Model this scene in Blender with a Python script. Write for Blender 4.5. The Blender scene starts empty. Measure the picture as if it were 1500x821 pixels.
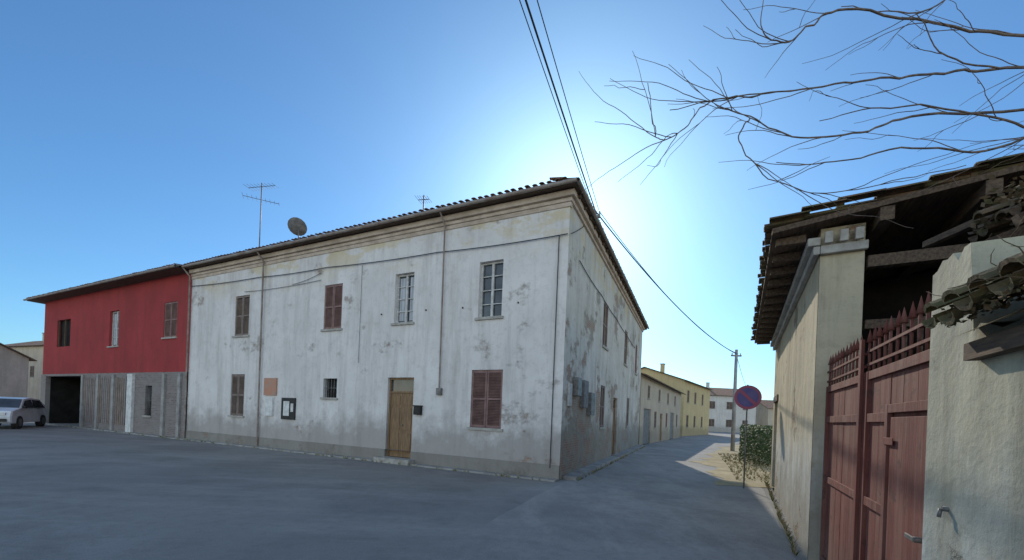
import bpy, math, random
from mathutils import Vector, Matrix, noise as mnoise
random.seed(7)
S=bpy.context.scene
S.view_settings.view_transform='Standard'; S.view_settings.look='None'; S.view_settings.exposure=0

# ---------------------------------------------------------------- materials
class M:
    def __init__(s,name,rough=.9,metal=0,spec=.3):
        s.m=bpy.data.materials.new(name); s.m.use_nodes=True
        s.nt=s.m.node_tree; s.b=s.nt.nodes['Principled BSDF']
        s.b.inputs['Roughness'].default_value=rough
        s.b.inputs['Metallic'].default_value=metal
        s.b.inputs['Specular IOR Level'].default_value=spec
        s.tc=s.nt.nodes.new('ShaderNodeTexCoord'); s.co=s.tc.outputs['Object']
        sp=s.nt.nodes.new('ShaderNodeSeparateXYZ'); s.L(s.co,sp.inputs[0])
        s.x,s.y,s.z=sp.outputs
    def L(s,a,b): s.nt.links.new(a,b)
    def put(s,v,inp):
        if isinstance(v,(int,float)): inp.default_value=v
        elif isinstance(v,tuple): inp.default_value=(v[0],v[1],v[2],1)
        else: s.L(v,inp)
    def noise(s,scale,detail=5,rough=.6,mp=(1,1,1),off=0):
        m=s.nt.nodes.new('ShaderNodeMapping'); m.inputs['Scale'].default_value=mp
        m.inputs['Location'].default_value=(off,off*1.3,off*.7)
        s.L(s.co,m.inputs[0])
        n=s.nt.nodes.new('ShaderNodeTexNoise'); n.inputs['Scale'].default_value=scale
        n.inputs['Detail'].default_value=detail; n.inputs['Roughness'].default_value=rough
        s.L(m.outputs[0],n.inputs['Vector']); return n.outputs['Fac']
    def rng(s,v,a,b,c=0,d=1):
        n=s.nt.nodes.new('ShaderNodeMapRange'); s.L(v,n.inputs[0])
        for i,k in zip((1,2,3,4),(a,b,c,d)): n.inputs[i].default_value=k
        return n.outputs[0]
    def math(s,op,a,b=0):
        n=s.nt.nodes.new('ShaderNodeMath'); n.operation=op
        s.put(a,n.inputs[0]); s.put(b,n.inputs[1]); return n.outputs[0]
    def mix(s,f,a,b):
        n=s.nt.nodes.new('ShaderNodeMix'); n.data_type='RGBA'
        s.put(f,n.inputs[0]); s.put(a,n.inputs[6]); s.put(b,n.inputs[7]); return n.outputs[2]
    def brick(s,c1,c2,cm,w=.25,h=.065):
        cb=s.nt.nodes.new('ShaderNodeCombineXYZ'); s.L(s.math('ADD',s.x,s.y),cb.inputs[0]); s.L(s.z,cb.inputs[1])
        n=s.nt.nodes.new('ShaderNodeTexBrick'); s.L(cb.outputs[0],n.inputs['Vector'])
        n.inputs['Color1'].default_value=(*c1,1); n.inputs['Color2'].default_value=(*c2,1); n.inputs['Mortar'].default_value=(*cm,1)
        n.inputs['Scale'].default_value=1; n.inputs['Brick Width'].default_value=w; n.inputs['Row Height'].default_value=h
        n.inputs['Mortar Size'].default_value=.008
        return n.outputs['Color']
    def col(s,c): s.put(c,s.b.inputs['Base Color']); return s
    def bump(s,h,st=.5,d=.02):
        n=s.nt.nodes.new('ShaderNodeBump'); n.inputs['Strength'].default_value=st; n.inputs['Distance'].default_value=d
        s.L(h,n.inputs['Height']); s.L(n.outputs[0],s.b.inputs['Normal']); return s

def simple(name,a,b,scale=6,rough=.85,bump=.3,metal=0,mp=(1,1,1),lo=.38,hi=.62,d=.01):
    m=M(name,rough,metal); n=m.noise(scale,6,.65,mp)
    m.col(m.mix(m.rng(n,lo,hi),a,b)); m.bump(n,bump,d); return m.m

def plaster(name,ca,cb,dirt,damage=.63,cornerx=None,ochre=True,brickcol=True,base=1.1,low=None,soft=.02,streak=.5,bmp=.55,damp=.6):
    m=M(name,.95,0,.15)
    c=m.mix(m.rng(m.noise(.55,6,.62),.34,.68),ca,cb)
    if low: c=m.mix(m.rng(m.math('ADD',m.z,m.math('MULTIPLY',m.noise(1.6,6,.7,off=8),1.2)),2.3,1.6),c,low)
    c=m.mix(m.math('MULTIPLY',m.rng(m.noise(1.0,6,.7,(2.2,2.2,.22),3),.48,.72),streak),c,dirt)
    c=m.mix(m.math('MULTIPLY',m.rng(m.noise(5,5,.75,(1,1,1),5),.5,.72),.4),c,dirt)
    c=m.mix(m.math('MULTIPLY',m.rng(m.noise(26,3,.7,off=15),.6,.75),.35),c,tuple(k*.7 for k in dirt))
    if ochre:
        t=m.math('MULTIPLY',m.rng(m.z,5.7,6.9),m.rng(m.noise(.8,6,.7,(1,1,2),9),.49,.57))
        c=m.mix(m.math('MULTIPLY',t,.65),c,(.60,.48,.25))
    zz=m.math('ADD',m.z,m.math('MULTIPLY',m.rng(m.noise(1.3,6,.7,off=2),.3,.7,-1,1),.5))
    c=m.mix(m.math('MULTIPLY',m.rng(zz,base+.25,base-.5),damp),c,tuple(k*.75 for k in dirt))
    pn=m.noise(.75,9,.68,(1,1,1.3),11)
    if cornerx is not None:
        g=m.math('MULTIPLY',m.rng(m.x,cornerx[0],cornerx[1]),m.rng(m.z,4.8,1.5))
        pn=m.math('ADD',pn,m.math('MULTIPLY',g,.11))
    f=m.rng(pn,damage,damage+soft)
    bk=m.brick((.30,.15,.10),(.38,.22,.15),(.36,.33,.28)) if brickcol else tuple(k*.8 for k in dirt)
    rim=m.rng(pn,damage-.045,damage)
    c=m.mix(m.math('MULTIPLY',rim,.5),c,tuple(k*.9 for k in dirt))
    mortar=m.mix(m.rng(m.noise(2.1,6,.7,off=4),.45,.55),tuple(k*1.0 for k in dirt),bk)
    c=m.mix(m.math('MULTIPLY',f,.8),c,mortar)
    m.col(c)
    h=m.math('SUBTRACT',m.math('ADD',m.math('MULTIPLY',m.noise(14,6,.7),.35),m.math('MULTIPLY',m.noise(2.2,4,.6,off=21),.8)),m.math('MULTIPLY',f,.8))
    m.bump(h,bmp,.025); return m.m

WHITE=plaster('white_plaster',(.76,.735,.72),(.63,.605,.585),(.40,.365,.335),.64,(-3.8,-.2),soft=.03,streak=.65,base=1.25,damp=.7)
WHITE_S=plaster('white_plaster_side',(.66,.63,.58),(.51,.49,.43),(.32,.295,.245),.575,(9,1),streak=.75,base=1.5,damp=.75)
CORN=simple('cornice_plaster',(.60,.50,.41),(.42,.34,.27),2.2,.95,.4,mp=(1,1,2))
GREYPL=plaster('grey_plinth',(.50,.48,.45),(.36,.34,.31),(.23,.21,.18),.60,None,False)
RED=plaster('red_plaster',(.38,.062,.062),(.29,.05,.052),(.20,.055,.05),.76,None,False,False,base=-2,streak=.6)
OCHRE=plaster('ochre_plaster',(.56,.49,.35),(.44,.38,.27),(.27,.225,.165),.60,None,False,True,.9,(.50,.51,.48),.04,.75,.9)
WALLG=plaster('old_wall_plaster',(.54,.51,.39),(.40,.39,.30),(.21,.20,.155),.575,None,False,False,.7,(.40,.44,.43),.08,.85,.9)
BEIGE=plaster('beige_plaster',(.55,.48,.38),(.44,.38,.30),(.30,.26,.2),.66,None,False)
YEL=plaster('yellow_plaster',(.62,.50,.27),(.54,.42,.23),(.35,.3,.2),.72,None,False,False)
PALE=plaster('pale_plaster',(.62,.60,.56),(.52,.50,.47),(.35,.33,.3),.72,None,False,False)
BRN=plaster('brown_render',(.42,.33,.28),(.30,.24,.20),(.2,.17,.14),.66,None,False)
m=M('grey_brick',.95); bk=m.brick((.17,.14,.13),(.25,.21,.20),(.28,.26,.25),.26,.08)
c=m.mix(m.math('MULTIPLY',m.rng(m.noise(.7,5),.42,.62),.7),bk,(.25,.235,.225)); m.col(c); m.bump(m.noise(9,5),.4,.02); GBRICK=m.m
t=M('roof_tile',.9)
t.col(t.mix(t.rng(t.noise(3.5,6,.7),.4,.62),(.32,.18,.12),(.14,.105,.08))); t.bump(t.noise(20,4),.4,.01); TILE=t.m
t=M('old_mossy_tile',.95); cc=t.mix(t.rng(t.noise(5,6,.7),.4,.6),(.20,.125,.08),(.075,.058,.043))
cc=t.mix(t.math('MULTIPLY',t.rng(t.noise(2.3,5,.7,off=4),.45,.6),.7),cc,(.13,.125,.055)); t.col(cc); t.bump(t.noise(22,5),.7,.02); OTILE=t.m
WOOD=simple('aged_wood',(.15,.105,.07),(.07,.05,.04),4,.9,.5,mp=(1,8,8))
DOORW=simple('brown_door',(.30,.19,.105),(.18,.115,.065),3,.7,.4,mp=(10,10,1))
SHR=simple('faded_red_shutter',(.29,.18,.165),(.19,.115,.105),3,.85,.3)
SHB=simple('brown_shutter',(.27,.21,.18),(.17,.135,.115),3,.85,.3)
FRW=simple('white_frame',(.62,.62,.60),(.42,.41,.39),7,.7,.2)
FRG=simple('grey_frame',(.24,.24,.24),(.14,.14,.14),7,.7,.2)
STONE=simple('sill_stone',(.46,.44,.40),(.31,.29,.26),5,.9,.4)
METAL=simple('grey_metal',(.25,.25,.25),(.14,.13,.12),8,.55,.2,.5)
PIPE=simple('rusty_downpipe',(.24,.18,.15),(.34,.31,.28),3,.7,.2,.2)
BLACK=simple('black_paint',(.02,.02,.02),(.035,.035,.035),6,.6,.1)
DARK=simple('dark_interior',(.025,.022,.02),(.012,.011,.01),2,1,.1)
ORANGE=simple('faded_orange_poster',(.52,.24,.15),(.42,.28,.22),6,.8,.1)
PAPER=simple('paper_notice',(.74,.74,.72),(.55,.55,.53),6,.8,.1)
CABLE=simple('cable_black',(.03,.03,.03),(.05,.05,.05),6,.7,.0)
CONC=simple('concrete',(.38,.37,.35),(.25,.24,.23),2.5,.95,.4)
t=M('glass_pane',.08,0,.6); t.col(t.mix(t.rng(t.noise(1.5,3),.4,.6),(.03,.035,.04),(.07,.08,.09))); GLASS=t.m
t=M('curtain',.9); t.col(t.mix(t.rng(t.noise(3,3,.5,(6,6,.3)),.4,.6),(.5,.52,.55),(.3,.32,.35))); CURT=t.m
t=M('gate_red_paint',.8,0,.2)
g=t.mix(t.rng(t.noise(1.6,6,.65),.34,.66),(.20,.066,.052),(.13,.045,.038))
g=t.mix(t.math('MULTIPLY',t.rng(t.noise(2,5,.7,(4,4,.35),3),.46,.66),.6),g,(.26,.145,.115))
g=t.mix(t.math('MULTIPLY',t.rng(t.noise(7,7,.75,off=6),.56,.66),.85),g,(.085,.048,.04))
g=t.mix(t.math('MULTIPLY',t.rng(t.math('ADD',t.z,t.math('MULTIPLY',t.noise(3),.6)),.85,.25),.7),g,(.17,.115,.095))
t.col(g); t.bump(t.noise(3,6,.7,(6,6,.5)),.5,.012); GATE=t.m
t=M('dry_bark',.95); t.col(t.mix(t.rng(t.noise(12,4),.4,.6),(.22,.17,.14),(.12,.095,.08))); BARK=t.m
t=M('dry_creeper',.95); t.col(t.mix(t.rng(t.noise(5,4),.38,.62),(.22,.15,.085),(.09,.068,.042))); CREEP=t.m
t=M('hedge_leaf',.7); t.col(t.mix(t.rng(t.noise(3,4),.38,.62),(.05,.085,.022),(.11,.14,.04))); LEAF=t.m

# ---------------------------------------------------------------- mesh builder
class B:
    def __init__(s): s.v=[]; s.f=[]; s.mi=[]; s.mats=[]; s.sm=[]
    def mi_(s,m):
        if m not in s.mats: s.mats.append(m)
        return s.mats.index(m)
    def poly(s,pts,m,smooth=False):
        i=len(s.v); s.v+= [tuple(p) for p in pts]; s.f.append(tuple(range(i,i+len(pts)))); s.mi.append(s.mi_(m)); s.sm.append(smooth)
    def box(s,x0,x1,y0,y1,z0,z1,m,T=None):
        p=[(x0,y0,z0),(x1,y0,z0),(x1,y1,z0),(x0,y1,z0),(x0,y0,z1),(x1,y0,z1),(x1,y1,z1),(x0,y1,z1)]
        if T is not None: p=[tuple(T@Vector(q)) for q in p]
        i=len(s.v); s.v+=p; k=s.mi_(m)
        for f in ((0,3,2,1),(4,5,6,7),(0,1,5,4),(1,2,6,5),(2,3,7,6),(3,0,4,7)):
            s.f.append(tuple(i+j for j in f)); s.mi.append(k); s.sm.append(False)
    def cyl(s,a,b,r,m,n=10,r2=None,cap=True):
        a=Vector(a); b=Vector(b); d=(b-a).normalized(); r2=r if r2 is None else r2
        u=d.orthogonal().normalized(); w=d.cross(u); i=len(s.v); k=s.mi_(m)
        for P,R in((a,r),(b,r2)):
            for j in range(n):
                q=2*math.pi*j/n; s.v.append(tuple(P+u*R*math.cos(q)+w*R*math.sin(q)))
        for j in range(n):
            s.f.append((i+j,i+(j+1)%n,i+n+(j+1)%n,i+n+j)); s.mi.append(k); s.sm.append(True)
        if cap:
            s.f.append(tuple(i+j for j in reversed(range(n)))); s.f.append(tuple(i+n+j for j in range(n))); s.mi+=[k,k]; s.sm+=[False,False]
    def corr(s,P,E,Ln,U,W,m,per=.2,amp=.05,jit=.0,course=.36,ragged=0):
        P=Vector(P);E=Vector(E).normalized();U=Vector(U).normalized();N=E.cross(U).normalized()
        if N.z<0:N=-N
        nt=max(1,int(Ln/per)); nc=max(1,int(W/course))
        for i in range(nt):
            for half in (0,1):
              for c in range(nc):
                if ragged and random.random()<ragged*(1 if c==0 else .3): continue
                j=Vector((random.uniform(-1,1),random.uniform(-1,1),random.uniform(-.5,1)))*jit
                o=P+E*((i+.5*half+.25)*per)+U*(c*course+random.uniform(-.4,.4)*jit)+N*(.012*half*2)+j
                k=5; r=per*.34
                a=[];b=[]
                for q in range(k+1):
                    th=math.pi*q/k; sg=1 if half else -1
                    off=E*(math.cos(th)*r)+N*(sg*math.sin(th)*amp+ .03)
                    a.append(o+off+N*.03); b.append(o+off*.9+U*(course*1.12))
                for q in range(k):
                    s.poly((a[q],a[q+1],b[q+1],b[q]),m,True)
                    th=N*-.015
                    s.poly((a[q]+th,a[q+1]+th,a[q+1],a[q]),m)
    def make(s,name,parent=None,loc=(0,0,0),rz=0,bevel=0):
        me=bpy.data.meshes.new(name); me.from_pydata(s.v,[],s.f)
        for m in s.mats: me.materials.append(m)
        me.polygons.foreach_set('material_index',s.mi); me.polygons.foreach_set('use_smooth',s.sm); me.update()
        o=bpy.data.objects.new(name,me); S.collection.objects.link(o); o.location=loc; o.rotation_euler=(0,0,rz)
        if parent: o.parent=parent
        if bevel:
            b=o.modifiers.new('b','BEVEL'); b.width=bevel; b.segments=2; b.limit_method='ANGLE'
        return o
def empty(name,loc=(0,0,0),rz=0):
    o=bpy.data.objects.new(name,None); S.collection.objects.link(o); o.location=loc; o.rotation_euler=(0,0,rz); o.empty_display_size=.3; return o
def tube(name,paths,mat,parent=None,res=2):
    cu=bpy.data.curves.new(name,'CURVE'); cu.dimensions='3D'; cu.bevel_depth=1; cu.bevel_resolution=res; cu.resolution_u=4
    for pts,rad in paths:
        sp=cu.splines.new('POLY'); sp.points.add(len(pts)-1)
        for i,p in enumerate(pts):
            sp.points[i].co=(p[0],p[1],p[2],1)
            sp.points[i].radius=rad if isinstance(rad,(int,float)) else rad[0]+(rad[1]-rad[0])*i/(len(pts)-1)
    cu.materials.append(mat); o=bpy.data.objects.new(name,cu); S.collection.objects.link(o)
    if parent:o.parent=parent
    return o
def smooth_path(pts,n=6):
    P=[Vector(p) for p in pts]; P=[P[0]*2-P[1]]+P+[P[-1]*2-P[-2]]; out=[]
    for i in range(1,len(P)-2):
        for k in range(n):
            t=k/n; a,b,c,d=P[i-1:i+3]
            out.append(.5*((2*b)+(c-a)*t+(2*a-5*b+4*c-d)*t*t+(3*b-a-3*c+d)*t**3))
    out.append(P[-2]); return out

def wall(b,x0,x1,z0,z1,ops,mat,y=0,dep=.2,rev=None):
    xs=sorted(set([x0,x1]+[o[i] for o in ops for i in (0,1)])); zs=sorted(set([z0,z1]+[o[i] for o in ops for i in (2,3)]))
    xs=[x for x in xs if x0<=x<=x1]; zs=[z for z in zs if z0<=z<=z1]
    for i in range(len(xs)-1):
        for j in range(len(zs)-1):
            cx=(xs[i]+xs[i+1])/2; cz=(zs[j]+zs[j+1])/2
            if any(o[0]<cx<o[1] and o[2]<cz<o[3] for o in ops): continue
            b.poly(((xs[i],y,zs[j]),(xs[i+1],y,zs[j]),(xs[i+1],y,zs[j+1]),(xs[i],y,zs[j+1])),mat)
    rev=rev or mat
    for a,c,e,f in [o[:4] for o in ops]:
        b.poly(((a,y,e),(a,y+dep,e),(a,y+dep,f),(a,y,f)),rev); b.poly(((c,y,e),(c,y,f),(c,y+dep,f),(c,y+dep,e)),rev)
        b.poly(((a,y,e),(c,y,e),(c,y+dep,e),(a,y+dep,e)),rev); b.poly(((a,y,f),(a,y+dep,f),(c,y+dep,f),(c,y,f)),rev)

def fill(b,kind,x0,x1,z0,z1,y=0,sill=True):
    w=x1-x0; xm=(x0+x1)/2
    if sill and kind not in('door','dark','blind'):
        b.box(x0-.07,x1+.07,y-.06,y+.12,z0-.07,z0-.003,STONE)
    if kind in('glass','curtain'):
        fr=FRW
        b.poly(((x0,y+.17,z0),(x1,y+.17,z0),(x1,y+.17,z1),(x0,y+.17,z1)),GLASS)
        if kind=='curtain': b.box(x0+.08,x0+.08+w*.33,y+.155,y+.165,z0+.1,z1-.1,CURT); b.box(x1-.08-w*.25,x1-.08,y+.155,y+.165,z0+.1,z1-.1,CURT)
        t=.05
        for a,c in((x0+.004,x0+t),(x1-t,x1-.004),(xm-.035,xm+.035)): b.box(a,c,y+.11,y+.165,z0+.004,z1-.004,fr)
        for e,f in((z0+.005,z0+t),(z1-t,z1-.005)):
            b.box(x0+t,xm-.035,y+.112,y+.164,e,f,fr); b.box(xm+.035,x1-t,y+.112,y+.164,e,f,fr)
        n=3
        for k in range(1,n+1):
            z=z0+(z1-z0)*k/(n+1); b.box(x0+t,xm-.035,y+.12,y+.16,z-.012,z+.012,fr); b.box(xm+.035,x1-t,y+.12,y+.16,z-.012,z+.012,fr)
    elif kind in('shr','shb'):
        m=SHR if kind=='shr' else SHB
        b.poly(((x0,y+.18,z0),(x1,y+.18,z0),(x1,y+.18,z1),(x0,y+.18,z1)),DARK)
        for a,c in((x0+.006,xm-.006),(xm+.006,x1-.006)):
            b.box(a,a+.05,y+.02,y+.06,z0+.01,z1-.01,m); b.box(c-.05,c,y+.02,y+.06,z0+.01,z1-.01,m)
            zm=(z0+z1)/2
            for e,f in((z0+.01,z0+.08),(zm-.03,zm+.03),(z1-.08,z1-.01)): b.box(a+.05,c-.05,y+.022,y+.058,e,f,m)
            z=z0+.1
            while z<z1-.1:
                if abs(z-zm)>.04:
                    T=Matrix.Translation((0,y+.04,z))@Matrix.Rotation(math.radians(-38),4,'X')
                    b.box(a+.05,c-.05,-.024,.024,-.005,.005,m,T)
                z+=.042
    elif kind=='grille':
        b.poly(((x0,y+.17,z0),(x1,y+.17,z0),(x1,y+.17,z1),(x0,y+.17,z1)),DARK)
        n=5
        for k in range(n): 
            x=x0+w*(k+.5)/n; b.cyl((x,y+.06,z0),(x,y+.06,z1),.01,METAL,6)
        b.cyl((x0,y+.06,(z0+z1)/2),(x1,y+.06,(z0+z1)/2),.01,METAL,6)
    elif kind=='door':
        b.poly(((x0,y+.18,z0),(x1,y+.18,z0),(x1,y+.18,z1),(x0,y+.18,z1)),DARK)
        b.box(x0+.004,x0+.06,y+.08,y+.16,z0,z1-.004,DOORW); b.box(x1-.06,x1-.004,y+.08,y+.16,z0,z1-.004,DOORW)
        zt=z1-.42; b.box(x0+.06,x1-.06,y+.083,y+.157,z1-.06,z1-.005,DOORW); b.box(x0+.06,x1-.06,y+.083,y+.157,zt-.05,zt,DOORW)
        b.box(x0+.06,x1-.06,y+.13,y+.14,zt,z1-.06,GLASS)
        for a,c in((x0+.065,xm-.004),(xm+.004,x1-.065)):
            b.box(a,c,y+.11,y+.15,z0+.01,zt-.055,DOORW)
            for e,f in((z0+.15,z0+.75),(z0+.85,zt-.5),(zt-.42,zt-.15)): b.box(a+.07,c-.07,y+.095,y+.112,e,f,DOORW)
        b.cyl((xm+.06,y+.05,z0+1),(xm+.06,y+.12,z0+1),.02,METAL,8)
    elif kind=='dark':
        D=3.5
        b.poly(((x0,y+D,z0),(x1,y+D,z0),(x1,y+D,z1),(x0,y+D,z1)),DARK)
        for x in(x0-.01,x1+.01): b.poly(((x,y+.2,z0),(x,y+D,z0),(x,y+D,z1),(x,y+.2,z1)),DARK)
        b.poly(((x0,y+.2,z1+.01),(x1,y+.2,z1+.01),(x1,y+D,z1+.01),(x0,y+D,z1+.01)),DARK)
    elif kind=='blind':
        b.box(x0,x1,y+.1,y+.14,z0,z1,FRG)
        k=z0+.06
        while k<z1-.06: b.box(x0,x1,y+.09,y+.1,k,k+.05,FRG); k+=.065

# ================================================================ white house
A0=(1.25,10.3,0); RZ=math.atan2(-.436,.9)
wh=empty('white_corner_house',A0,RZ)
H=7.02
def op(t,w,z0,z1,k): return (-t-w/2,-t+w/2,z0,z1,k)
front=[op(2.2,.74,4.27,5.82,'glass'),op(5.23,.74,4.3,5.83,'curtain'),op(8.31,.86,4.28,5.8,'shr'),op(13.36,.9,4.3,5.88,'shb'),
       op(2.2,.98,1.22,2.82,'shr'),op(13.46,.86,1.15,2.78,'shb'),op(8.3,.66,1.95,2.6,'grille'),op(5.23,1.02,.16,2.62,'door')]
PH=.38
b=B(); wall(b,-17,0,PH,H,[o for o in front if o[4]!='door']+[(-5.74,-4.72,PH,2.62)],WHITE,0)
b.make('front_wall',wh)
b=B(); wall(b,-17,.0,0,PH,[(-5.74,-4.72,.16,PH+.001)],GREYPL,-.03,.23)
b.poly(((-17,-.03,PH),(-5.74,-.03,PH),(-5.74,0,PH),(-17,0,PH)),GREYPL); b.poly(((-4.72,-.03,PH),(0,-.03,PH),(0,0,PH),(-4.72,0,PH)),GREYPL)
b.box(-5.9,-4.55,-.32,-.035,0,.15,STONE)
b.make('plinth',wh)
b=B()
for o in front: fill(b,o[4],*o[:4])
for o in front[:2]:
    for x in(o[0]-.5,o[1]+.5): b.box(x-.015,x+.015,-.04,-.004,o[2]+.3,o[2]+.34,BLACK)
b.make('windows_and_door',wh)
RS=math.atan2(.999,-.036)
side=[(4.55,5.45,4.2,5.8,'shb'),(9.5,10.4,4.2,5.8,'shb'),(13.4,14.2,4.2,5.8,'shr'),(4.6,5.4,1.3,2.8,'shb'),(7.2,8.2,.1,2.5,'door'),(11,11.8,1.3,2.7,'shb')]
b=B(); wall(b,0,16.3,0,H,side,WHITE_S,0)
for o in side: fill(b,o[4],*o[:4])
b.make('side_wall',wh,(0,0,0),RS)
b=B(); b.box(-17,-.6,16.0,16.3,0,H,PALE); b.box(-17.0,-16.8,.3,16,0,H+.25,PALE); b.make('back_walls',wh)
b=B()
b.box(-17,.06,-.06,.1,H,H+.1,CORN); b.box(-17,.03,-.03,.1,H-.12,H-.003,CORN); b.box(-17,.14,-.14,.1,H+.103,H+.25,CORN)
b.make('cornice',wh,bevel=.01)
b=B(); b.box(.103,16.3,-.06,.1,H,H+.1,CORN); b.box(.15,16.3,-.14,.1,H+.103,H+.25,CORN); b.make('side_cornice',wh,(0,0,0),RS)
ZE=7.30
b=B()
e0,e1,e2,e3=(-17,-.3),(.22,-.3),(-.36,16.7),(-17,16.7); r0=(-17,8.1,9.7); r1=(-8,8.1,9.7)
E=lambda p,z:(p[0],p[1],z)
zt=ZE+.07
b.poly((E(e0,zt),E(e1,zt),r1,r0),TILE); b.poly((E(e1,zt),E(e2,zt),r1),TILE); b.poly((E(e2,zt),E(e3,zt),r0,r1),TILE); b.poly((E(e3,zt),E(e0,zt),r0),PALE)
b.poly((E(e0,ZE),E(e3,ZE),E(e2,ZE),E(e1,ZE)),WOOD)
for p,q in((e0,e1),(e1,e2),(e2,e3),(e3,e0)): b.poly((E(p,ZE),E(q,ZE),E(q,zt),E(p,zt)),WOOD)
b.corr((-17,-.34,zt-.02),(1,0,0),17.2,(0,1,.27),.8,TILE,.2,.03,.012)
b.corr((.26,-.28,zt-.02),(-.034,1,0),17,(-1,0,.27),.8,TILE,.2,.03,.012)
for i in range(28):
    y=.2+i*.6; b.box(-.034*y-.0,-.034*y+.2,y,y+.09,ZE-.1,ZE-.002,WOOD)
b.make('roof',wh)
tube('gutter',[([(-17,-.38,ZE+.03),(.28,-.38,ZE+.02)],.05),([(.30,-.38,ZE+.02),(-.29,16.7,ZE+.02)],.05)],PIPE,wh)
tube('downpipes',[([(-12,-.36,ZE),(-12,-.1,ZE-.3),(-12,-.07,.05)],.032),([(-3.74,-.36,ZE),(-3.74,-.1,ZE-.3),(-3.74,-.06,2.3)],.024),([(-17.0,-.36,ZE),(-16.98,-.1,ZE-.3),(-16.98,-.08,.05)],.035)],PIPE,wh)
b=B(); b.box(-3.82,-3.66,-.1,-.004,2.1,2.3,METAL); b.make('junction_box',wh)
def sag(a,c,s,n=14):
    a=Vector(a);c=Vector(c); return [a.lerp(c,i/n)-Vector((0,0,s*4*(i/n)*(1-i/n))) for i in range(n+1)]
P=[]
pts=[(-17,-.05,6.6),(-12.3,-.05,6.47),(-8.6,-.05,6.40),(-4,-.05,6.28),(-.02,-.05,6.2)]
for i in range(4): P.append((sag(pts[i],pts[i+1],.04),.013))
P.append((sag((-13.2,-.04,6.0),(-8.9,-.04,6.0),.05),.008)); P.append((sag((-10.4,-.04,6.0),(-8.9,-.04,6.25),.05),.008))
P.append((sag((-.25,-.03,6.2),(-.25,-.03,.3),0),.012)); P.append((sag((-7,-.03,6.3),(-7,-.03,3.1),0),.006))
tube('facade_cables',P,CABLE,wh)
P=[(sag((.03-.036*(1+i*3),1+i*3,5.9-.1*i),(.03-.036*(4+i*3),4+i*3,5.8-.1*i),.05),.012) for i in range(4)]
tube('side_cables',P,CABLE,wh)
b=B(); b.box(-11.75,-11.05,-.06,-.004,1.98,2.62,ORANGE); b.box(-11.6,-11.2,-.08,-.004,1.22,1.9,PAPER); b.make('wall_posters',wh)
b=B(); b.box(-10.72,-9.98,-.05,-.004,1.12,1.9,BLACK); b.box(-10.6,-10.28,-.056,-.05,1.25,1.78,PAPER); b.box(-10.2,-10.06,-.056,-.05,1.4,1.7,PAPER); b.make('notice_board',wh,bevel=.004)
b=B(); b.box(-4.6,-4.36,-.12,-.004,1.5,1.75,BLACK); b.box(-4.62,-4.34,-.14,-.0045,1.752,1.78,BLACK); b.make('letter_box',wh)
b=B()
b.box(.9,1.3,-.16,-.004,2.2,2.7,METAL); b.box(1.7,2.2,-.14,-.004,1.9,2.7,FRG); b.box(.4,.7,-.06,-.004,1.9,2.5,FRW); b.box(2.6,3.1,-.15,-.004,1.7,2.4,METAL)
b.make('meter_boxes',wh,(0,0,0),RS,bevel=.01)
b=B()
b.cyl((-10.9,.5,7.4),(-10.9,.5,8.35),.025,METAL)
cx,cy,cz=-10.9,.42,8.35; ax=Vector((-.45,.55,.62)).normalized(); u=ax.orthogonal().normalized(); w=ax.cross(u)
rings=[]
for k in range(5):
    r=.34*k/4; rings.append([Vector((cx,cy,cz))+ax*(r*r*.5)+(u*math.cos(q*math.pi/8)+w*math.sin(q*math.pi/8))*r for q in range(16)])
for k in range(4):
    for q in range(16): b.poly((rings[k][q],rings[k][(q+1)%16],rings[k+1][(q+1)%16],rings[k+1][q]),FRG,True)
b.cyl((cx,cy,cz),Vector((cx,cy,cz))+ax*.45,.012,METAL,6)
b.make('satellite_dish',wh)
def antenna(name,par,x,y,z0,z1,n,span):
    b=B(); b.cyl((x,y,z0),(x,y,z1),.022,METAL,8)
    for lev,dirv in ((z1-.15,(1,.25)),(z1-.7,(.6,.8))):
        d=Vector((dirv[0],dirv[1],0)).normalized(); p=Vector((d.y,-d.x,0)); c=Vector((x,y,lev))
        b.cyl(c-d*span,c+d*span,.012,METAL,6)
        for i in range(n):
            q=c+d*span*(2*i/(n-1)-1); l=.28-.012*i; b.cyl(q-p*l,q+p*l,.006,METAL,5)
    return b.make(name,par)
antenna('tv_antenna',wh,-13.9,.9,7.4,10.9,9,.65)
antenna('tv_antenna_small',wh,-5.6,1.2,7.5,8.9,6,.2)

# ================================================================ red barn
rb=empty('red_farm_building',A0,RZ)
X0=-33.0; X1=-17.12
ops_u=[(-31.1,-29.3,4.5,6.05,'dark2'),(-24.6,-23.6,4.3,6.1,'curt'),(-19.3,-18.2,4.5,6.1,'shr')]
b=B(); wall(b,X0,X1,2.92,7.3,ops_u,RED,.05)
for o in ops_u:
    if o[4]=='dark2':
        b.poly(((o[0],.22,o[2]),(o[1],.22,o[2]),(o[1],.22,o[3]),(o[0],.22,o[3])),DARK)
        for xx in (o[0]+.02,(o[0]+o[1])/2-.03,o[1]-.08): b.box(xx,xx+.06,.1,.16,o[2],o[3],WOOD)
    elif o[4]=='curt': fill(b,'curtain',*o[:4],y=.05)
    else: fill(b,'shr',*o[:4],y=.05)
b.make('upper_wall',rb)
b=B(); wall(b,X0,X1,0,2.92,[(-32.3,-27.5,0,2.8),(-20.6,-20.0,0.9,2.3)],GBRICK,.0)
b.poly(((X0,0,2.92),(X1,0,2.92),(X1,.05,2.92),(X0,.05,2.92)),CONC)
fill(b,'dark',-32.3,-27.5,0,2.8); fill(b,'grille',-20.6,-20.0,.9,2.3)
b.make('lower_wall',rb)
b=B()
b.box(-22.1,-21.6,-.12,-.004,0,2.85,PAPER)
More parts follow.
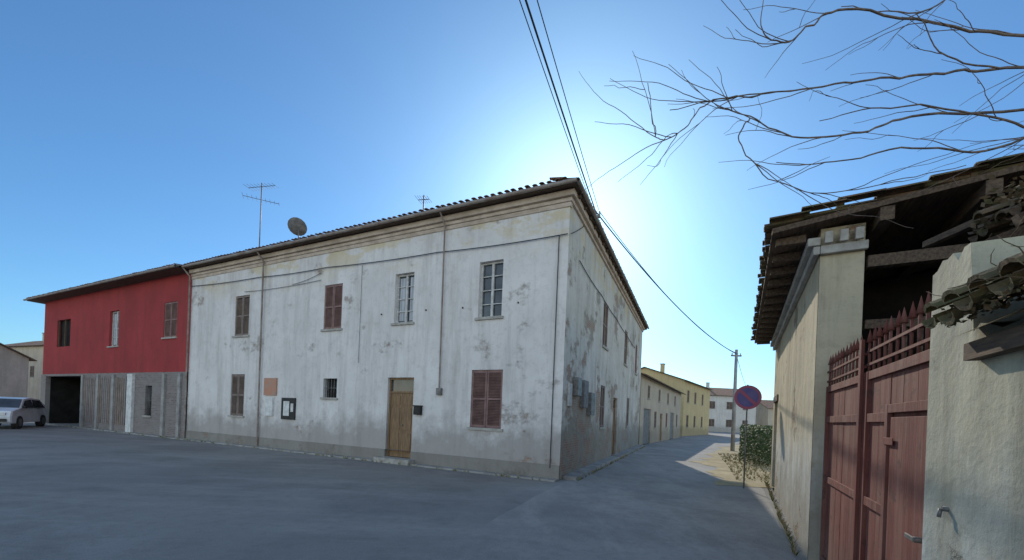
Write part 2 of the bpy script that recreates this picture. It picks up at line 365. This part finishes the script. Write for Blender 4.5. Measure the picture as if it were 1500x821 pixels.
for x in(-27.3,-25.5,-23.8,-19,-17.7): b.box(x,x+.22,-.08,-.004,0,2.85,CONC)
x=-27.0
while x<-22.4:
    b.box(x,x+.15,-.03,-.004,.35,2.7+random.uniform(-.06,.06),GBRICK if random.random()<.4 else SHB); x+=.21
b.make('pilasters_and_boarding',rb)
b=B(); b.box(X0,X0+.3,.3,9,0,7.3,RED); b.box(X0,X1,9,9.3,0,7.3,RED); b.make('side_and_back_walls',rb)
b=B()
ze=7.28
b.poly(((X0-.8,-.5,ze+.07),(X1+.06,-.5,ze+.07),(X1+.06,4.6,ze+1.3),(X0-.8,4.6,ze+1.3)),TILE)
b.poly(((X0-.8,9.8,ze+.07),(X1+.06,9.8,ze+.07),(X1+.06,4.6,ze+1.3),(X0-.8,4.6,ze+1.3)),TILE)
b.poly(((X0-.8,-.5,ze),(X1+.06,-.5,ze),(X1+.06,9.8,ze),(X0-.8,9.8,ze)),WOOD)
b.poly(((X0-.8,-.5,ze),(X1+.06,-.5,ze),(X1+.06,-.5,ze+.07),(X0-.8,-.5,ze+.07)),WOOD)
b.poly(((X0-.8,-.5,ze),(X0-.8,9.8,ze),(X0-.8,9.8,ze+.07),(X0-.8,4.6,ze+1.3),(X0-.8,-.5,ze+.07)),WOOD)
b.corr((X0-.8,-.54,ze+.05),(1,0,0),16.6,(0,1,.24),.8,TILE,.2,.03,.012)
b.make('roof',rb)
tube('gutter',[([(X0-.8,-.6,ze+.03),(X1+.05,-.6,ze+.03)],.05)],PIPE,rb)

# ================================================================ generic houses
def house(name,org,rz,Ln,D,h,mat,ops,pitch=.35,over=.4,roof=TILE):
    e=empty(name,org,rz)
    b=B(); wall(b,0,Ln,0,h,ops,mat)
    for o in ops: fill(b,o[4],*o[:4])
    b.make('front_wall',e)
    b=B(); zr=h+pitch*D/2
    for x in(0,Ln):
        b.poly(((x,0,0),(x,D,0),(x,D,h),(x,D/2,zr),(x,0,h)),mat)
    b.poly(((0,D,0),(Ln,D,0),(Ln,D,h),(0,D,h)),mat); b.make('walls',e)
    b=B(); o_=over; zl=h-pitch*o_
    for s_ in(0,1):
        y0=-o_ if s_==0 else D+o_
        for dz,mm in((.02,WOOD),(.1,roof)):
            b.poly(((-.3,y0,zl+dz),(Ln+.3,y0,zl+dz),(Ln+.3,D/2,zr+dz),(-.3,D/2,zr+dz)),mm)
        b.poly(((-.3,y0,zl+.02),(Ln+.3,y0,zl+.02),(Ln+.3,y0,zl+.1),(-.3,y0,zl+.1)),WOOD)
        for x in(-.3,Ln+.3): b.poly(((x,y0,zl+.02),(x,D/2,zr+.02),(x,D/2,zr+.1),(x,y0,zl+.1)),WOOD)
    b.box(Ln*.3,Ln*.3+.5,D*.4,D*.4+.4,h,zr+.9,mat); b.box(Ln*.3-.06,Ln*.3+.56,D*.4-.06,D*.4+.46,zr+.9,zr+1,CONC)
    b.make('roof',e)
    return e
ra=math.atan2(.869,.495)
house('low_row_house',(8.1,25.9,0),ra,18.5,8,4.5,BEIGE,[(1,3.4,0,2.4,'blind'),(4.6,5.5,1.1,2.3,'shb'),(7,8,0.05,2.2,'door'),(9.6,10.5,1.1,2.3,'shr'),(12,14.2,0,2.4,'blind'),(15.5,16.4,1.1,2.3,'shb'),(2,2.8,3.1,4.0,'shb'),(6,6.8,3.1,4,'shb'),(10,10.8,3.1,4,'shb'),(14,14.8,3.1,4,'shb')])
house('yellow_house',(19.2,46,0),ra-.12,14,9,6.3,YEL,[(1.5,2.5,1,2.4,'shb'),(5,6,1,2.4,'shb'),(9,10,1,2.4,'shb'),(1.5,2.5,3.9,5.3,'shb'),(5,6,3.9,5.3,'shb'),(9,10,3.9,5.3,'shb')])
house('distant_apartment_house',(36,78,0),math.radians(5),11,10,7,PALE,[(1.5,2.7,1,2.4,'shb'),(5,6.2,1,2.4,'shb'),(8.3,9.4,1,2.4,'shb'),(1.5,2.7,4.4,5.8,'shb'),(5,6.2,4.4,5.8,'shb'),(8.3,9.4,4.4,5.8,'shb')])
house('distant_pink_house',(50,80,0),math.radians(-8),12,10,5,BEIGE,[(2,3,1,2.4,'shb'),(6,7,1,2.4,'shb')])
house('brown_farmhouse',(-66,33,0),math.radians(-12),20,9,5.0,BRN,[(3,4,1,2.4,'shb'),(8,9,1,2.4,'shb'),(13,14,1,2.4,'shb'),(17,18,3.2,4.4,'shb'),(13,14,3.2,4.4,'shb'),(16.6,18,0,2.3,'door')],.5)
house('tall_village_house',(-72,56,0),math.radians(-20),14,9,8.0,BEIGE,[(3,4,4,5.4,'shb'),(8,9,4,5.4,'shb'),(11,12,4,5.4,'shb')])

# ================================================================ old house on the right
AR=(3.6,4.9,0); RH=math.atan2(-.872,-.489)
oh=empty('old_stone_house',AR,RH)
ops=[(-6.7,-5.7,0,2.2,'dk')]
HO=3.95
b=B(); wall(b,-7.2,0,0,HO,ops,OCHRE,0,.25)
b.poly(((-6.7,.24,0),(-5.7,.24,0),(-5.7,.24,2.2),(-6.7,.24,2.2)),WOOD)
b.box(-6.85,-5.55,-.03,.05,2.2,2.35,WOOD)
b.make('street_wall',oh)
b=B()
b.poly(((-7.2,0,0),(-7.2,6,0),(-7.2,6,4.6),(-7.2,0,HO)),OCHRE)
b.box(-.35,0,.004,.42,0,HO+.02,OCHRE)
b.box(-.3,0,3.2,3.6,0,4.3,OCHRE)
b.box(-7.2,0,5.8,6,0,4.6,OCHRE)
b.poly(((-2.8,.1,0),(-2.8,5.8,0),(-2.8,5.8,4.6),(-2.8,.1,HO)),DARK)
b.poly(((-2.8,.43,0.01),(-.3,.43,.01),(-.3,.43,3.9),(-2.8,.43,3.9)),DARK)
b.make('end_wall',oh)
b=B(); sl=.12
b.box(-7.2,.06,-.07,-.003,HO-.3,HO-.2,STONE); b.box(-7.2,.08,-.13,-.003,HO-.197,HO-.1,STONE)
b.box(.003,.07,0,.44,HO-.3,HO-.2,STONE)
for i in range(3): b.box(.075,.12,.03+i*.14,.11+i*.14,HO-.195,HO-.06,STONE)
b.make('cornice',oh,bevel=.01)
b=B()
x0,x1=-7.5,.22
zf=lambda y:HO+.03+sl*y
for dz,mm in((0,WOOD),(.06,OTILE)):
    b.poly(((x0,-.5,zf(-.5)+dz),(x1,-.5,zf(-.5)+dz),(x1,6.2,zf(6.2)+dz),(x0,6.2,zf(6.2)+dz)),mm)
b.poly(((x0,-.5,zf(-.5)),(x1,-.5,zf(-.5)),(x1,-.5,zf(-.5)+.06),(x0,-.5,zf(-.5)+.06)),WOOD)
b.poly(((x1,-.5,zf(-.5)),(x1,6.2,zf(6.2)),(x1,6.2,zf(6.2)+.06),(x1,-.5,zf(-.5)+.06)),WOOD)
b.corr((x0,-.56,zf(-.5)+.06),(1,0,0),7.85,(0,1,sl),6.6,OTILE,.21,.04,.03)
for i in range(7):
    y=.5+i*.8; b.box(-2.6,.2,y,y+.12,zf(y)-.15,zf(y)-.004,WOOD)
for i in range(14):
    x=-7.2+i*.55; b.box(x,x+.07,-.45,-.14,zf(-.45)-.09,zf(-.45)-.004,WOOD)
b.box(-.1,.02,.45,5.8,3.45,3.58,WOOD); b.cyl((-.05,1.15,0),(-.05,1.2,3.45),.07,WOOD,8)
b.box(-.1,.0,.45,5.8,2.75,2.85,WOOD)
for i in range(12): b.cyl((-.05,.55+i*.13,2.1),(-.05,.55+i*.13,2.75),.018,WOOD,6)
b.make('roof',oh)

# ================================================================ gate & wall
RG=math.atan2(-.885,-.465)
gt=empty('red_metal_gate',AR,RG)
b=B(); ZG=2.08; y=.12
def leaf(xa,xb):
    x=xa+.055; n=6; w=(xb-xa-.11)/n
    for k in range(n):
        o_=random.uniform(-.002,.002); b.box(x+.003,x+w-.003,y+.012+o_,y+.032+o_,.08,ZG-.03,GATE); x+=w
    b.box(xa+.05,xb-.05,y+.036,y+.042,.08,ZG-.03,BLACK)
    for a,c in((xa,xa+.055),(xb-.055,xb)): b.box(a,c,y-.015,y+.045,.05,ZG,GATE)
    for e,f in((.05,.12),(.98,1.05),(ZG-.42,ZG-.35),(ZG-.07,ZG-.001)): b.box(xa+.056,xb-.056,y-.01,y+.0095,e,f,GATE)
leaf(.06,1.56); leaf(1.60,3.12)
b.box(2.22,2.28,y-.045,y-.012,.08,ZG-.3,GATE); b.box(3.05,3.11,y-.045,y-.0155,.08,ZG-.3,GATE); b.box(2.28,3.05,y-.044,y-.012,ZG-.36,ZG-.3,GATE)
b.box(2.31,3.02,y-.034,y-.0125,.12,ZG-.39,GATE)
for z in(.5,1.5): b.box(2.24,2.42,y-.052,y-.046,z,z+.05,GATE)
b.cyl((2.95,y-.09,1.0),(2.95,y-.03,1.0),.018,METAL,8); b.box(2.85,2.97,y-.1,y-.088,.99,1.015,METAL)
b.box(1.49,1.56,y-.04,y-.016,.05,ZG+.28,GATE)
b.make('leaves',gt,bevel=.003)
b=B()
for z in(ZG+.05,ZG+.16):
    b.box(.03,1.48,y-.005,y+.02,z,z+.02,GATE); b.box(1.57,3.1,y-.005,y+.02,z,z+.02,GATE)
x=.1
while x<3.1:
    if abs(x-1.52)>.06:
        lean=random.uniform(-.015,.015)
        b.cyl((x,y+.0075,ZG),(x+lean,y+.0075,ZG+.25),.011,GATE,6); b.cyl((x+lean,y+.0075,ZG+.25),(x+lean*1.5,y+.0075,ZG+.36),.025,GATE,6,.001)
    x+=.125
b.make('spikes',gt)
wl=empty('old_boundary_wall',AR,RG)
b=B()
N=80; Wd=4.2; xs=[3.16+Wd*i/N for i in range(N+1)]
XS=3.58
def wz(x):
    base=2.42 if x<XS else 2.02
    return base+.06*mnoise.noise(Vector((x*4,3,1)))+.05*mnoise.noise(Vector((x*13,1,0)))
for i in range(N):
    p,q=xs[i],xs[i+1]; zp,zq=wz(p),wz(q)
    b.poly(((p,0,0),(q,0,0),(q,0,zq),(p,0,zp)),WALLG); b.poly(((p,.0,zp),(q,.0,zq),(q,.36,zq-.02),(p,.36,zp+.01)),WALLG)
b.poly(((3.16,0,0),(3.16,.36,0),(3.16,.36,wz(3.16)),(3.16,0,wz(3.16))),WALLG)
b.poly(((3.16,.36,0),(3.16+Wd,.36,0),(3.16+Wd,.36,2),(3.16,.36,2)),WALLG)
b.make('masonry',wl)
b=B()
b.corr((XS+.04,-.14,2.02),(1,0,0),3.4,(0,1,.55),.7,OTILE,.17,.035,.02,.33,.0)
b.poly(((XS+.03,-.10,1.99),(7.2,-.10,1.99),(7.2,.6,2.36),(XS+.03,.6,2.36)),OTILE)
b.box(XS+.05,7.2,.36,.6,0,2.3,OTILE)
b.box(XS+.06,7.2,-.05,-.002,1.9,1.97,WOOD)
b.make('tile_coping',wl)
b=B(); b.cyl((3.42,-.02,1.25),(3.42,.06,1.25),.012,METAL,10); b.cyl((3.42,-.025,1.25),(3.42,-.03,1.21),.008,METAL,8); b.make('tap',wl)

cn=empty('collapsed_shed_roof',AR,RG)
b=B()
b.corr((1.75,.62,2.98),(1,0,-.08),2.2,(-.12,1,.42),2.2,OTILE,.18,.04,.06,.34,.08)
b.corr((1.5,.8,3.18),(1,.1,-.05),1.9,(-.3,1,.36),1.8,OTILE,.18,.04,.07,.34,.2)
b.corr((1.1,1.1,3.36),(1,.1,-.05),1.5,(-.3,1,.26),1.5,OTILE,.18,.04,.07,.34,.2)
b.poly(((1.75,.68,2.95),(4.0,.68,2.77),(3.8,2.6,3.6),(1.5,2.6,3.8)),WOOD)
for i in range(8):
    x=1.75+i*.3; T=Matrix.Translation((x,.48,2.88-.024*i+random.uniform(-.04,.04)))@Matrix.Rotation(.40+random.uniform(-.05,.05),4,'X')@Matrix.Rotation(random.uniform(-.15,.15),4,'Z'); b.box(0,.06,0,2,-.06,0,WOOD,T)
for i in range(5):
    T=Matrix.Translation((random.uniform(1.4,2.8),random.uniform(.7,1.2),random.uniform(2.8,3.2)))@Matrix.Rotation(random.uniform(-.7,.5),4,'Y')@Matrix.Rotation(random.uniform(-.8,.8),4,'Z'); b.box(-.5,.5,0,.05,0,.05,WOOD,T)
b.box(1.7,3.9,.9,1.02,2.62,2.74,WOOD)
b.box(1.75,1.87,.9,1.02,0,2.62,WOOD)
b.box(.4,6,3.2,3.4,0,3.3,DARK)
b.make('roof_and_beams',cn)

# dry creeper
paths=[]
def walk(p,d,n,step,wob,drop):
    p=Vector(p); d=Vector(d).normalized(); out=[p.copy()]
    for i in range(n):
        d=(d+Vector((random.gauss(0,wob),random.gauss(0,wob),random.gauss(0,wob)-drop))).normalized(); p=p+d*step; out.append(p.copy())
    return out
def crp():
    r=random.random()
    if r<.22:
        x=random.uniform(XS+.08,4.6); yy=random.uniform(-.16,.5); z=2.08+.5*max(yy,-.1)+abs(random.gauss(0,.05)); g=0
    else:
        x=random.uniform(1.2,3.9); yy=random.uniform(.62,2.4); z=3.06+.42*(yy-.62)-.08*(x-1.75)+abs(random.gauss(0,.11)); g=1
        if x<1.8: yy+=.3
    return Vector((x,yy,z)),g
for i in range(300):
    p,g=crp()
    if g: paths.append((walk(p,(random.uniform(-1,.6),random.uniform(-.6,.7),random.uniform(-.1,.35)),random.randint(6,11),.045,.3,.06),(random.uniform(.0025,.005),.001)))
    else: paths.append((walk(p,(random.uniform(-.2,.8),random.uniform(-.6,.3),random.uniform(-.1,.5)),random.randint(4,7),.035,.35,.08),(.0025,.0009)))
for i in range(26):
    x=random.uniform(1.9,3.6); paths.append((walk((x,.62,2.98-.08*(x-1.75)),(random.uniform(-.3,.3),-.15,-.3),random.randint(4,8),.04,.25,.12),(.003,.001)))
cr=empty('dry_creeper',AR,RG)
tube('stems',paths,CREEP,cr,1)
b=B()
for i in range(11000):
    p,g=crp()
    if mnoise.noise(p*2.2)<-.08: continue
    u=Vector((random.gauss(0,1),random.gauss(0,1),random.gauss(0,.6))).normalized(); w=u.orthogonal().normalized(); s_=random.uniform(.01,.03)*(1 if g else .55)
    b.poly((p-u*s_,p+w*s_*.6,p+u*s_*1.3,p-w*s_*.6),CREEP if random.random()<.6 else OTILE)
b.make('dry_leaves',cr)

# ================================================================ bare tree
random.seed(21)
tr=empty('bare_tree')
main=[(6.3,2.6,0),(6.35,2.7,2),(6.2,2.9,3.6),(6.1,3.1,4.6)]
br=[[(6.1,3.1,4.6),(4.86,4,5.19),(4.2,4.1,5.2),(3.47,4.0,5.03),(2.74,3.9,4.83),(2.1,4,4.8),(1.46,4.1,4.72)],
 [(2.3,4,4.82),(1.79,4,4.73),(1.6,4,4.5),(1.39,4,4.35),(1.27,4,4.45),(1.2,4,4.9)],
 [(6.1,3.1,4.5),(4.9,4,4.79),(3.88,4.1,4.75),(3.3,4.0,4.5),(2.7,4,4.42),(2.2,4,4.6),(1.85,4,4.72)],
 [(6.2,3.1,4.3),(5.2,3.9,4.5),(4.5,4,4.72),(3.6,4,4.76),(2.9,4,4.6)],
 [(6.1,3.1,4.6),(4.84,4,5.5),(4.17,4.1,5.68),(3.1,4,5.7),(2.78,4,5.54),(2.52,4,5.35),(2.29,4,5.42),(2.3,4,5.8)],
 [(2.2,4,4.6),(2.12,4,4.4),(2.3,4,4.1),(2.9,4.1,3.95),(3.5,4,4.0),(4.2,3.9,4.15)],
 [(6.1,3.1,4.6),(5.0,3.8,5.7),(4.4,4,6.0),(3.9,4.1,5.8),(3.2,4.2,5.9)],
 [(6.2,3.1,4.2),(5.0,3.8,4.45),(4.4,3.9,4.3),(3.7,4,4.35),(3.1,4.1,4.25),(2.6,4.2,4.3)],
 [(6.2,3.1,4.6),(5.2,3.7,5.2),(4.6,3.8,5.0),(3.9,3.8,5.1),(3.5,3.7,5.4)]]
paths=[(smooth_path(main,5),(.13,.07))]
for k,p in enumerate(br):
    sp=smooth_path(p,7); L_=len(sp)
    for i in range(L_): sp[i]=sp[i]+Vector([mnoise.noise(Vector((i*.45,k*3.1,c*5)))*.03 for c in range(3)])
    paths.append((sp,(.0145 if k not in(1,5) else .0065,.0035)))
    for j in range(int(L_*.24)):
        i=random.randint(int(L_*.12),L_-3); d=(sp[i+1]-sp[i]).normalized()
        w=walk(sp[i],d*1.6+Vector((random.gauss(0,.3),random.gauss(0,.4),random.gauss(0,.3))),random.randint(7,16),.07,.09,.008)
        paths.append((w,(.0042,.0018)))
        if random.random()<.3:
            q=w[len(w)//2]; paths.append((walk(q,(w[-1]-w[0])+Vector((random.gauss(0,.4),random.gauss(0,.4),random.gauss(0,.4))),random.randint(4,8),.06,.2,0),(.003,.0016)))
tube('trunk_and_branches',paths,BARK,tr,1)

# ================================================================ ground & road
t=M('asphalt_piazza',.92,0,.2)
c=t.mix(t.rng(t.noise(.16,6,.6),.35,.65),(.21,.203,.193),(.30,.29,.272))
c=t.mix(t.math('MULTIPLY',t.rng(t.noise(.5,7,.7,(1,1,1),4),.45,.60),.6),c,(.155,.15,.145))
c=t.mix(t.math('MULTIPLY',t.rng(t.noise(1.0,6,.7,(.25,1.2,1),14),.48,.66),.5),c,(.37,.355,.33))
c=t.mix(t.math('MULTIPLY',t.rng(t.noise(7,5,.75,off=31),.5,.68),.4),c,(.15,.146,.14))
c=t.mix(t.math('MULTIPLY',t.rng(t.noise(60,3,.7),.45,.7),.5),c,(.39,.375,.35))
t.col(c); t.bump(t.math('ADD',t.noise(45,5,.7),t.math('MULTIPLY',t.noise(3,5,.7),1.5)),.5,.012); ASPH=t.m
t=M('asphalt_road',.92,0,.2)
c=t.mix(t.rng(t.noise(.3,6,.6,off=2),.35,.65),(.26,.252,.24),(.36,.345,.325))
c=t.mix(t.math('MULTIPLY',t.rng(t.noise(.9,6,.7,off=4),.46,.62),.55),c,(.185,.18,.172))
c=t.mix(t.math('MULTIPLY',t.rng(t.noise(.8,6,.7,(1.4,.4,1),6),.5,.6),.4),c,(.43,.41,.38))
c=t.mix(t.math('MULTIPLY',t.rng(t.noise(7,5,.75,off=31),.5,.68),.4),c,(.18,.176,.168))
c=t.mix(t.math('MULTIPLY',t.rng(t.noise(60,3,.7),.45,.7),.5),c,(.44,.42,.39))
t.col(c); t.bump(t.math('ADD',t.noise(45,5,.7),t.math('MULTIPLY',t.noise(3,5,.7),1.5)),.5,.012); ROAD=t.m
t=M('sun_tinted_dirt_verge',.95); t.col(t.mix(t.rng(t.noise(1.4,6,.7),.4,.6),(.44,.36,.22),(.30,.25,.14))); t.bump(t.noise(14,5),.6,.03); SUN_DIRT=t.m  # dry dirt, colour warmed and brightened to paint in the sun patch
b=B(); b.poly(((-900,-900,0),(900,-900,0),(900,900,0),(-900,900,0)),ASPH); b.make('ground')
def strip(name,left,right,z,mat):
    b=B()
    for i in range(len(left)-1):
        b.poly(((*left[i],z),(*right[i],z),(*right[i+1],z),(*left[i+1],z)),mat)
    return b.make(name)
def densify(pts,n=12,amp=.0,seed=0):
    out=[]
    for i in range(len(pts)-1):
        for k in range(n):
            f=k/n; x=pts[i][0]*(1-f)+pts[i+1][0]*f; y=pts[i][1]*(1-f)+pts[i+1][1]*f
            o_=amp*mnoise.noise(Vector((x*1.1,y*1.1,seed))); out.append((x+o_,y))
    out.append(pts[-1]); return out
left=[(-5.0,-6),(-.95,4.4),(1.35,10.15),(4.6,17.5),(8.0,25.3),(12.8,33.8),(17.6,42.2),(22,49),(34,66),(50,90)]
right=[(-.5,-6),(3.2,4.4),(6.3,10.15),(9.2,16.5),(13.0,24.3),(17.5,32),(22.5,40),(27,46.5),(39,63),(56,87)]
strip('road',densify(left,12,.06,1),densify(right,12,.0,2),.004,ROAD)
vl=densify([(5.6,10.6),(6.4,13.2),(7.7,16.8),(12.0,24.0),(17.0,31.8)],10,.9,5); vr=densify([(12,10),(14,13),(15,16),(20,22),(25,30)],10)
strip('sun_tinted_dirt_verge',vl,vr,.012,SUN_DIRT)
e=empty('kerb_strip',A0,RZ); b=B()
x=-33
while x<-.1:
    w_=min(1.0,-x)
    if not(-5.95<x+.5<-4.5): b.box(x,x+w_-.006,-.30,-.035,-.05,.045+random.uniform(-.006,.006),CONC)
    x+=1.0
b.make('kerb_stones',e,bevel=.01)
e=empty('side_kerb_strip',A0,RZ+RS); b=B(); x=.3
while x<16: b.box(x,x+.985,-.35,-.005,-.05,.10+random.uniform(-.01,.01),CONC); x+=1
b.make('kerb_stones',e,bevel=.01)
b=B()
def weed(px,py):
    for k in range(random.randint(5,12)):
        a=random.uniform(0,6.28); h=random.uniform(.03,.12); dx=math.cos(a)*h*.6; dy=math.sin(a)*h*.6; w=.008
        b.poly(((px-w,py,.0),(px+w,py,.0),(px+dx,py+dy,h)),LEAF if random.random()<.4 else SUN_DIRT)
for i in range(80):
    t_=random.uniform(0,7.3); weed(3.55+.489*t_-.04*random.random(),4.98+.872*t_)
for i in range(90):
    t_=random.uniform(.2,16); weed(1.25+.403*t_+.40,10.3+.915*t_-.15)
for i in range(120):
    t_=random.uniform(.2,32); weed(1.25-.9*t_-.436*.32,10.3+.436*t_-.9*.33)
for i in range(500):
    f=random.random(); weed(6.4+f*4.5+random.uniform(0,1.6),11.5+f*10)
b.make('weeds')

# ================================================================ hedge, pole, sign, cables
b=B()
for i in range(12000):
    t_=random.random(); x=9.6+t_*3.0; yy=15.9+t_*5.3
    ox=random.uniform(-.7,.9); z=random.uniform(.02,1.6)
    if mnoise.noise(Vector((x*1.5+ox,yy,z*1.6)))<-.22+max(0,z-1.2)*.5: continue
    u=Vector((random.gauss(0,1),random.gauss(0,1),random.gauss(0,1))).normalized(); w=u.orthogonal().normalized(); s_=random.uniform(.03,.065)
    p=Vector((x+ox*.8,yy-ox*.45,z)); b.poly((p-u*s_,p+w*s_*.6,p+u*s_,p-w*s_*.6),LEAF)
b.make('hedge')
b=B(); b.cyl((13.1,24.2,0),(13.1,24.2,6.0),.12,CONC,12,.08); b.box(12.8,13.4,24.16,24.24,5.6,5.68,METAL)
for dx in(-.25,.25): b.cyl((13.1+dx,24.2,5.68),(13.1+dx,24.2,5.8),.03,FRW,8)
b.make('utility_pole')
b=B(); b.cyl((2.40,13.05,0),(2.40,13.05,8.2),.05,METAL,10,.04); b.box(2.25,2.55,13.0,13.1,8.0,8.06,METAL)
for dx in(-.13,0,.13): b.cyl((2.40+dx,13.05,8.06),(2.40+dx,13.05,8.2),.03,FRW,8)
for z in(3,5,6.6): b.box(2.36,2.44,13.0,13.35,z,z+.05,METAL)
b.make('wall_cable_mast')
b=B(); SGN=simple('sign_blue',(.09,.08,.26),(.13,.11,.28),4,.5,.05); SGR=simple('sign_red',(.34,.08,.14),(.30,.09,.15),4,.5,.05)
T=Matrix.Translation((5.85,10.2,2.28))@Matrix.Rotation(math.radians(-28),4,'Z')
def disc(r,y,m,n=28):
    b.poly([T@Vector((r*math.cos(2*math.pi*i/n),y,r*math.sin(2*math.pi*i/n))) for i in range(n)],m)
disc(.3,0,SGR);disc(.235,-.004,SGN)
R=Matrix.Rotation(math.radians(45),4,'Y'); b.box(-.24,.24,-.01,-.006,-.035,.035,SGR,T@R)
disc(.3,.008,METAL); b.cyl((5.86,10.24,0),(5.86,10.24,2.6),.018,METAL,8)
b.make('no_parking_sign')
P=[]
for dx,dz in((0,0),(.1,.04),(-.1,.1)):
    P.append((sag((2.40+dx,13.05,8.2+dz),(-6.0+dx*3,-10,8.6+dz*3),.35,30),.009 if dx else .018))
for dx in(0,.12): P.append((sag((2.40+dx,13.05,8.2),(13.1+dx,24.2,5.75),.55+dx,24),.011 if dx else .02))
P.append((sag((13.1,24.2,5.75),(30,52,6),.5,14),.014))
P.append((sag((2.40,13.05,8.1),(1.3,10.25,6.2),.08,8),.01))
tube('power_cables',P,CABLE)

# ================================================================ car
car=empty('white_parked_car',(-24.9,20.2,0),math.radians(122))
CP=M('car_white_paint',.3,0,.5); CP.col(CP.mix(CP.rng(CP.noise(2),.4,.6),(.72,.73,.75),(.62,.63,.65))); CP=CP.m
b=B()
prof=[(-2.0,.35),(-2.05,.6),(-1.95,.85),(-1.15,1.0),(-.55,1.42),(.3,1.5),(1.3,1.42),(1.85,1.0),(2.0,.8),(2.02,.4),(1.9,.28),(-1.9,.28)]
ys=[-.84,-.8,0,.8,.84]; secs=[]
for y in ys:
    k=.965 if abs(y)>.82 else 1
    secs.append([(x*k,y*(1-max(0,z-.95)*.32),.28+(z-.28)*(.985 if abs(y)>.82 else 1)) for x,z in prof])
n=len(prof)
for i in range(4):
    for j in range(n):
        jn=(j+1)%n; b.poly((secs[i][j],secs[i+1][j],secs[i+1][jn],secs[i][jn]),GLASS if j in(3,6) and i in(1,2) else CP)
b.poly(list(reversed(secs[0])),CP); b.poly(secs[-1],CP)
for sy in(-1,1):
    yy=sy*.845
    f=lambda x,z:(x,yy*(1-max(0,z-.95)*.32)*1.004,z)
    b.poly((f(-.98,1.0),f(.2,1.0),f(.2,1.4),f(-.48,1.36)),GLASS); b.poly((f(.28,1.0),f(1.5,1.0),f(1.15,1.36),f(.28,1.4)),GLASS)
    for wx in(-1.25,1.25):
        b.cyl((wx,sy*.66,.31),(wx,sy*.87,.31),.31,BLACK,20); b.cyl((wx,sy*.87,.31),(wx,sy*.88,.31),.19,METAL,14)
    b.box(-2.07,-1.9,sy*.5-.16,sy*.5+.16,.66,.78,PAPER); b.box(1.93,2.0,sy*.6-.1,sy*.6+.1,.75,1.0,SGR)
    b.box(-.95,-.8,sy*.86-.06,sy*.86+.06,.98,1.1,BLACK)
b.box(-2.09,-2.02,-.7,.7,.36,.5,BLACK); b.box(-2.11,-2.095,-.26,.26,.40,.49,PAPER); b.box(-2.065,-2.0,-.3,.3,.62,.72,BLACK); b.box(2.0,2.04,-.26,.26,.55,.66,PAPER)
b.make('body',car,bevel=.015)

# ================================================================ light
AZ=7.5; EL=27
W=bpy.data.worlds.new("World"); S.world=W; W.use_nodes=True; nt=W.node_tree
sky=nt.nodes.new('ShaderNodeTexSky'); sky.sky_type='NISHITA'; sky.sun_disc=False
sky.sun_elevation=math.radians(EL); sky.sun_rotation=math.radians(AZ); sky.air_density=1.0; sky.dust_density=.62; sky.ozone_density=3.0
tc=nt.nodes.new('ShaderNodeTexCoord'); sp=nt.nodes.new('ShaderNodeSeparateXYZ'); nt.links.new(tc.outputs['Generated'],sp.inputs[0])
mr=nt.nodes.new('ShaderNodeMapRange'); mr.interpolation_type='SMOOTHSTEP'; nt.links.new(sp.outputs[1],mr.inputs[0])
for i,k in zip((1,2,3,4),(.45,-.45,0,1)): mr.inputs[i].default_value=k
mx=nt.nodes.new('ShaderNodeMix'); mx.data_type='RGBA'; nt.links.new(mr.outputs[0],mx.inputs[0])
mx.inputs[6].default_value=(.62,.98,1.2,1); mx.inputs[7].default_value=(3.5,2.75,2.15,1)  # sky behind the camera brightened and warmed, added fill for shaded facade and ground
ml=nt.nodes.new('ShaderNodeVectorMath'); ml.operation='MULTIPLY'; nt.links.new(sky.outputs[0],ml.inputs[0]); nt.links.new(mx.outputs[2],ml.inputs[1])
bg=nt.nodes['Background']; bg.inputs[1].default_value=.128; nt.links.new(ml.outputs[0],bg.inputs[0])
su=bpy.data.lights.new('sun','SUN'); su.energy=3.4; su.angle=math.radians(.5); su.color=(1,.91,.76)
so=bpy.data.objects.new('sun',su); S.collection.objects.link(so)
d=Vector((math.sin(math.radians(AZ))*math.cos(math.radians(EL)),math.cos(math.radians(AZ))*math.cos(math.radians(EL)),math.sin(math.radians(EL))))
so.rotation_euler=d.to_track_quat('Z','Y').to_euler()

# ================================================================ camera
cd=bpy.data.cameras.new('camera'); cd.sensor_width=36; cd.lens=14.4; cd.shift_y=.132; cd.clip_start=.05; cd.clip_end=3000
co=bpy.data.objects.new('camera',cd); S.collection.objects.link(co)
co.matrix_world=Matrix.Translation((0,0,1.6))@Matrix.Rotation(math.radians(90),4,'X')@Matrix.Rotation(math.radians(2.3),4,'Z')
S.camera=co
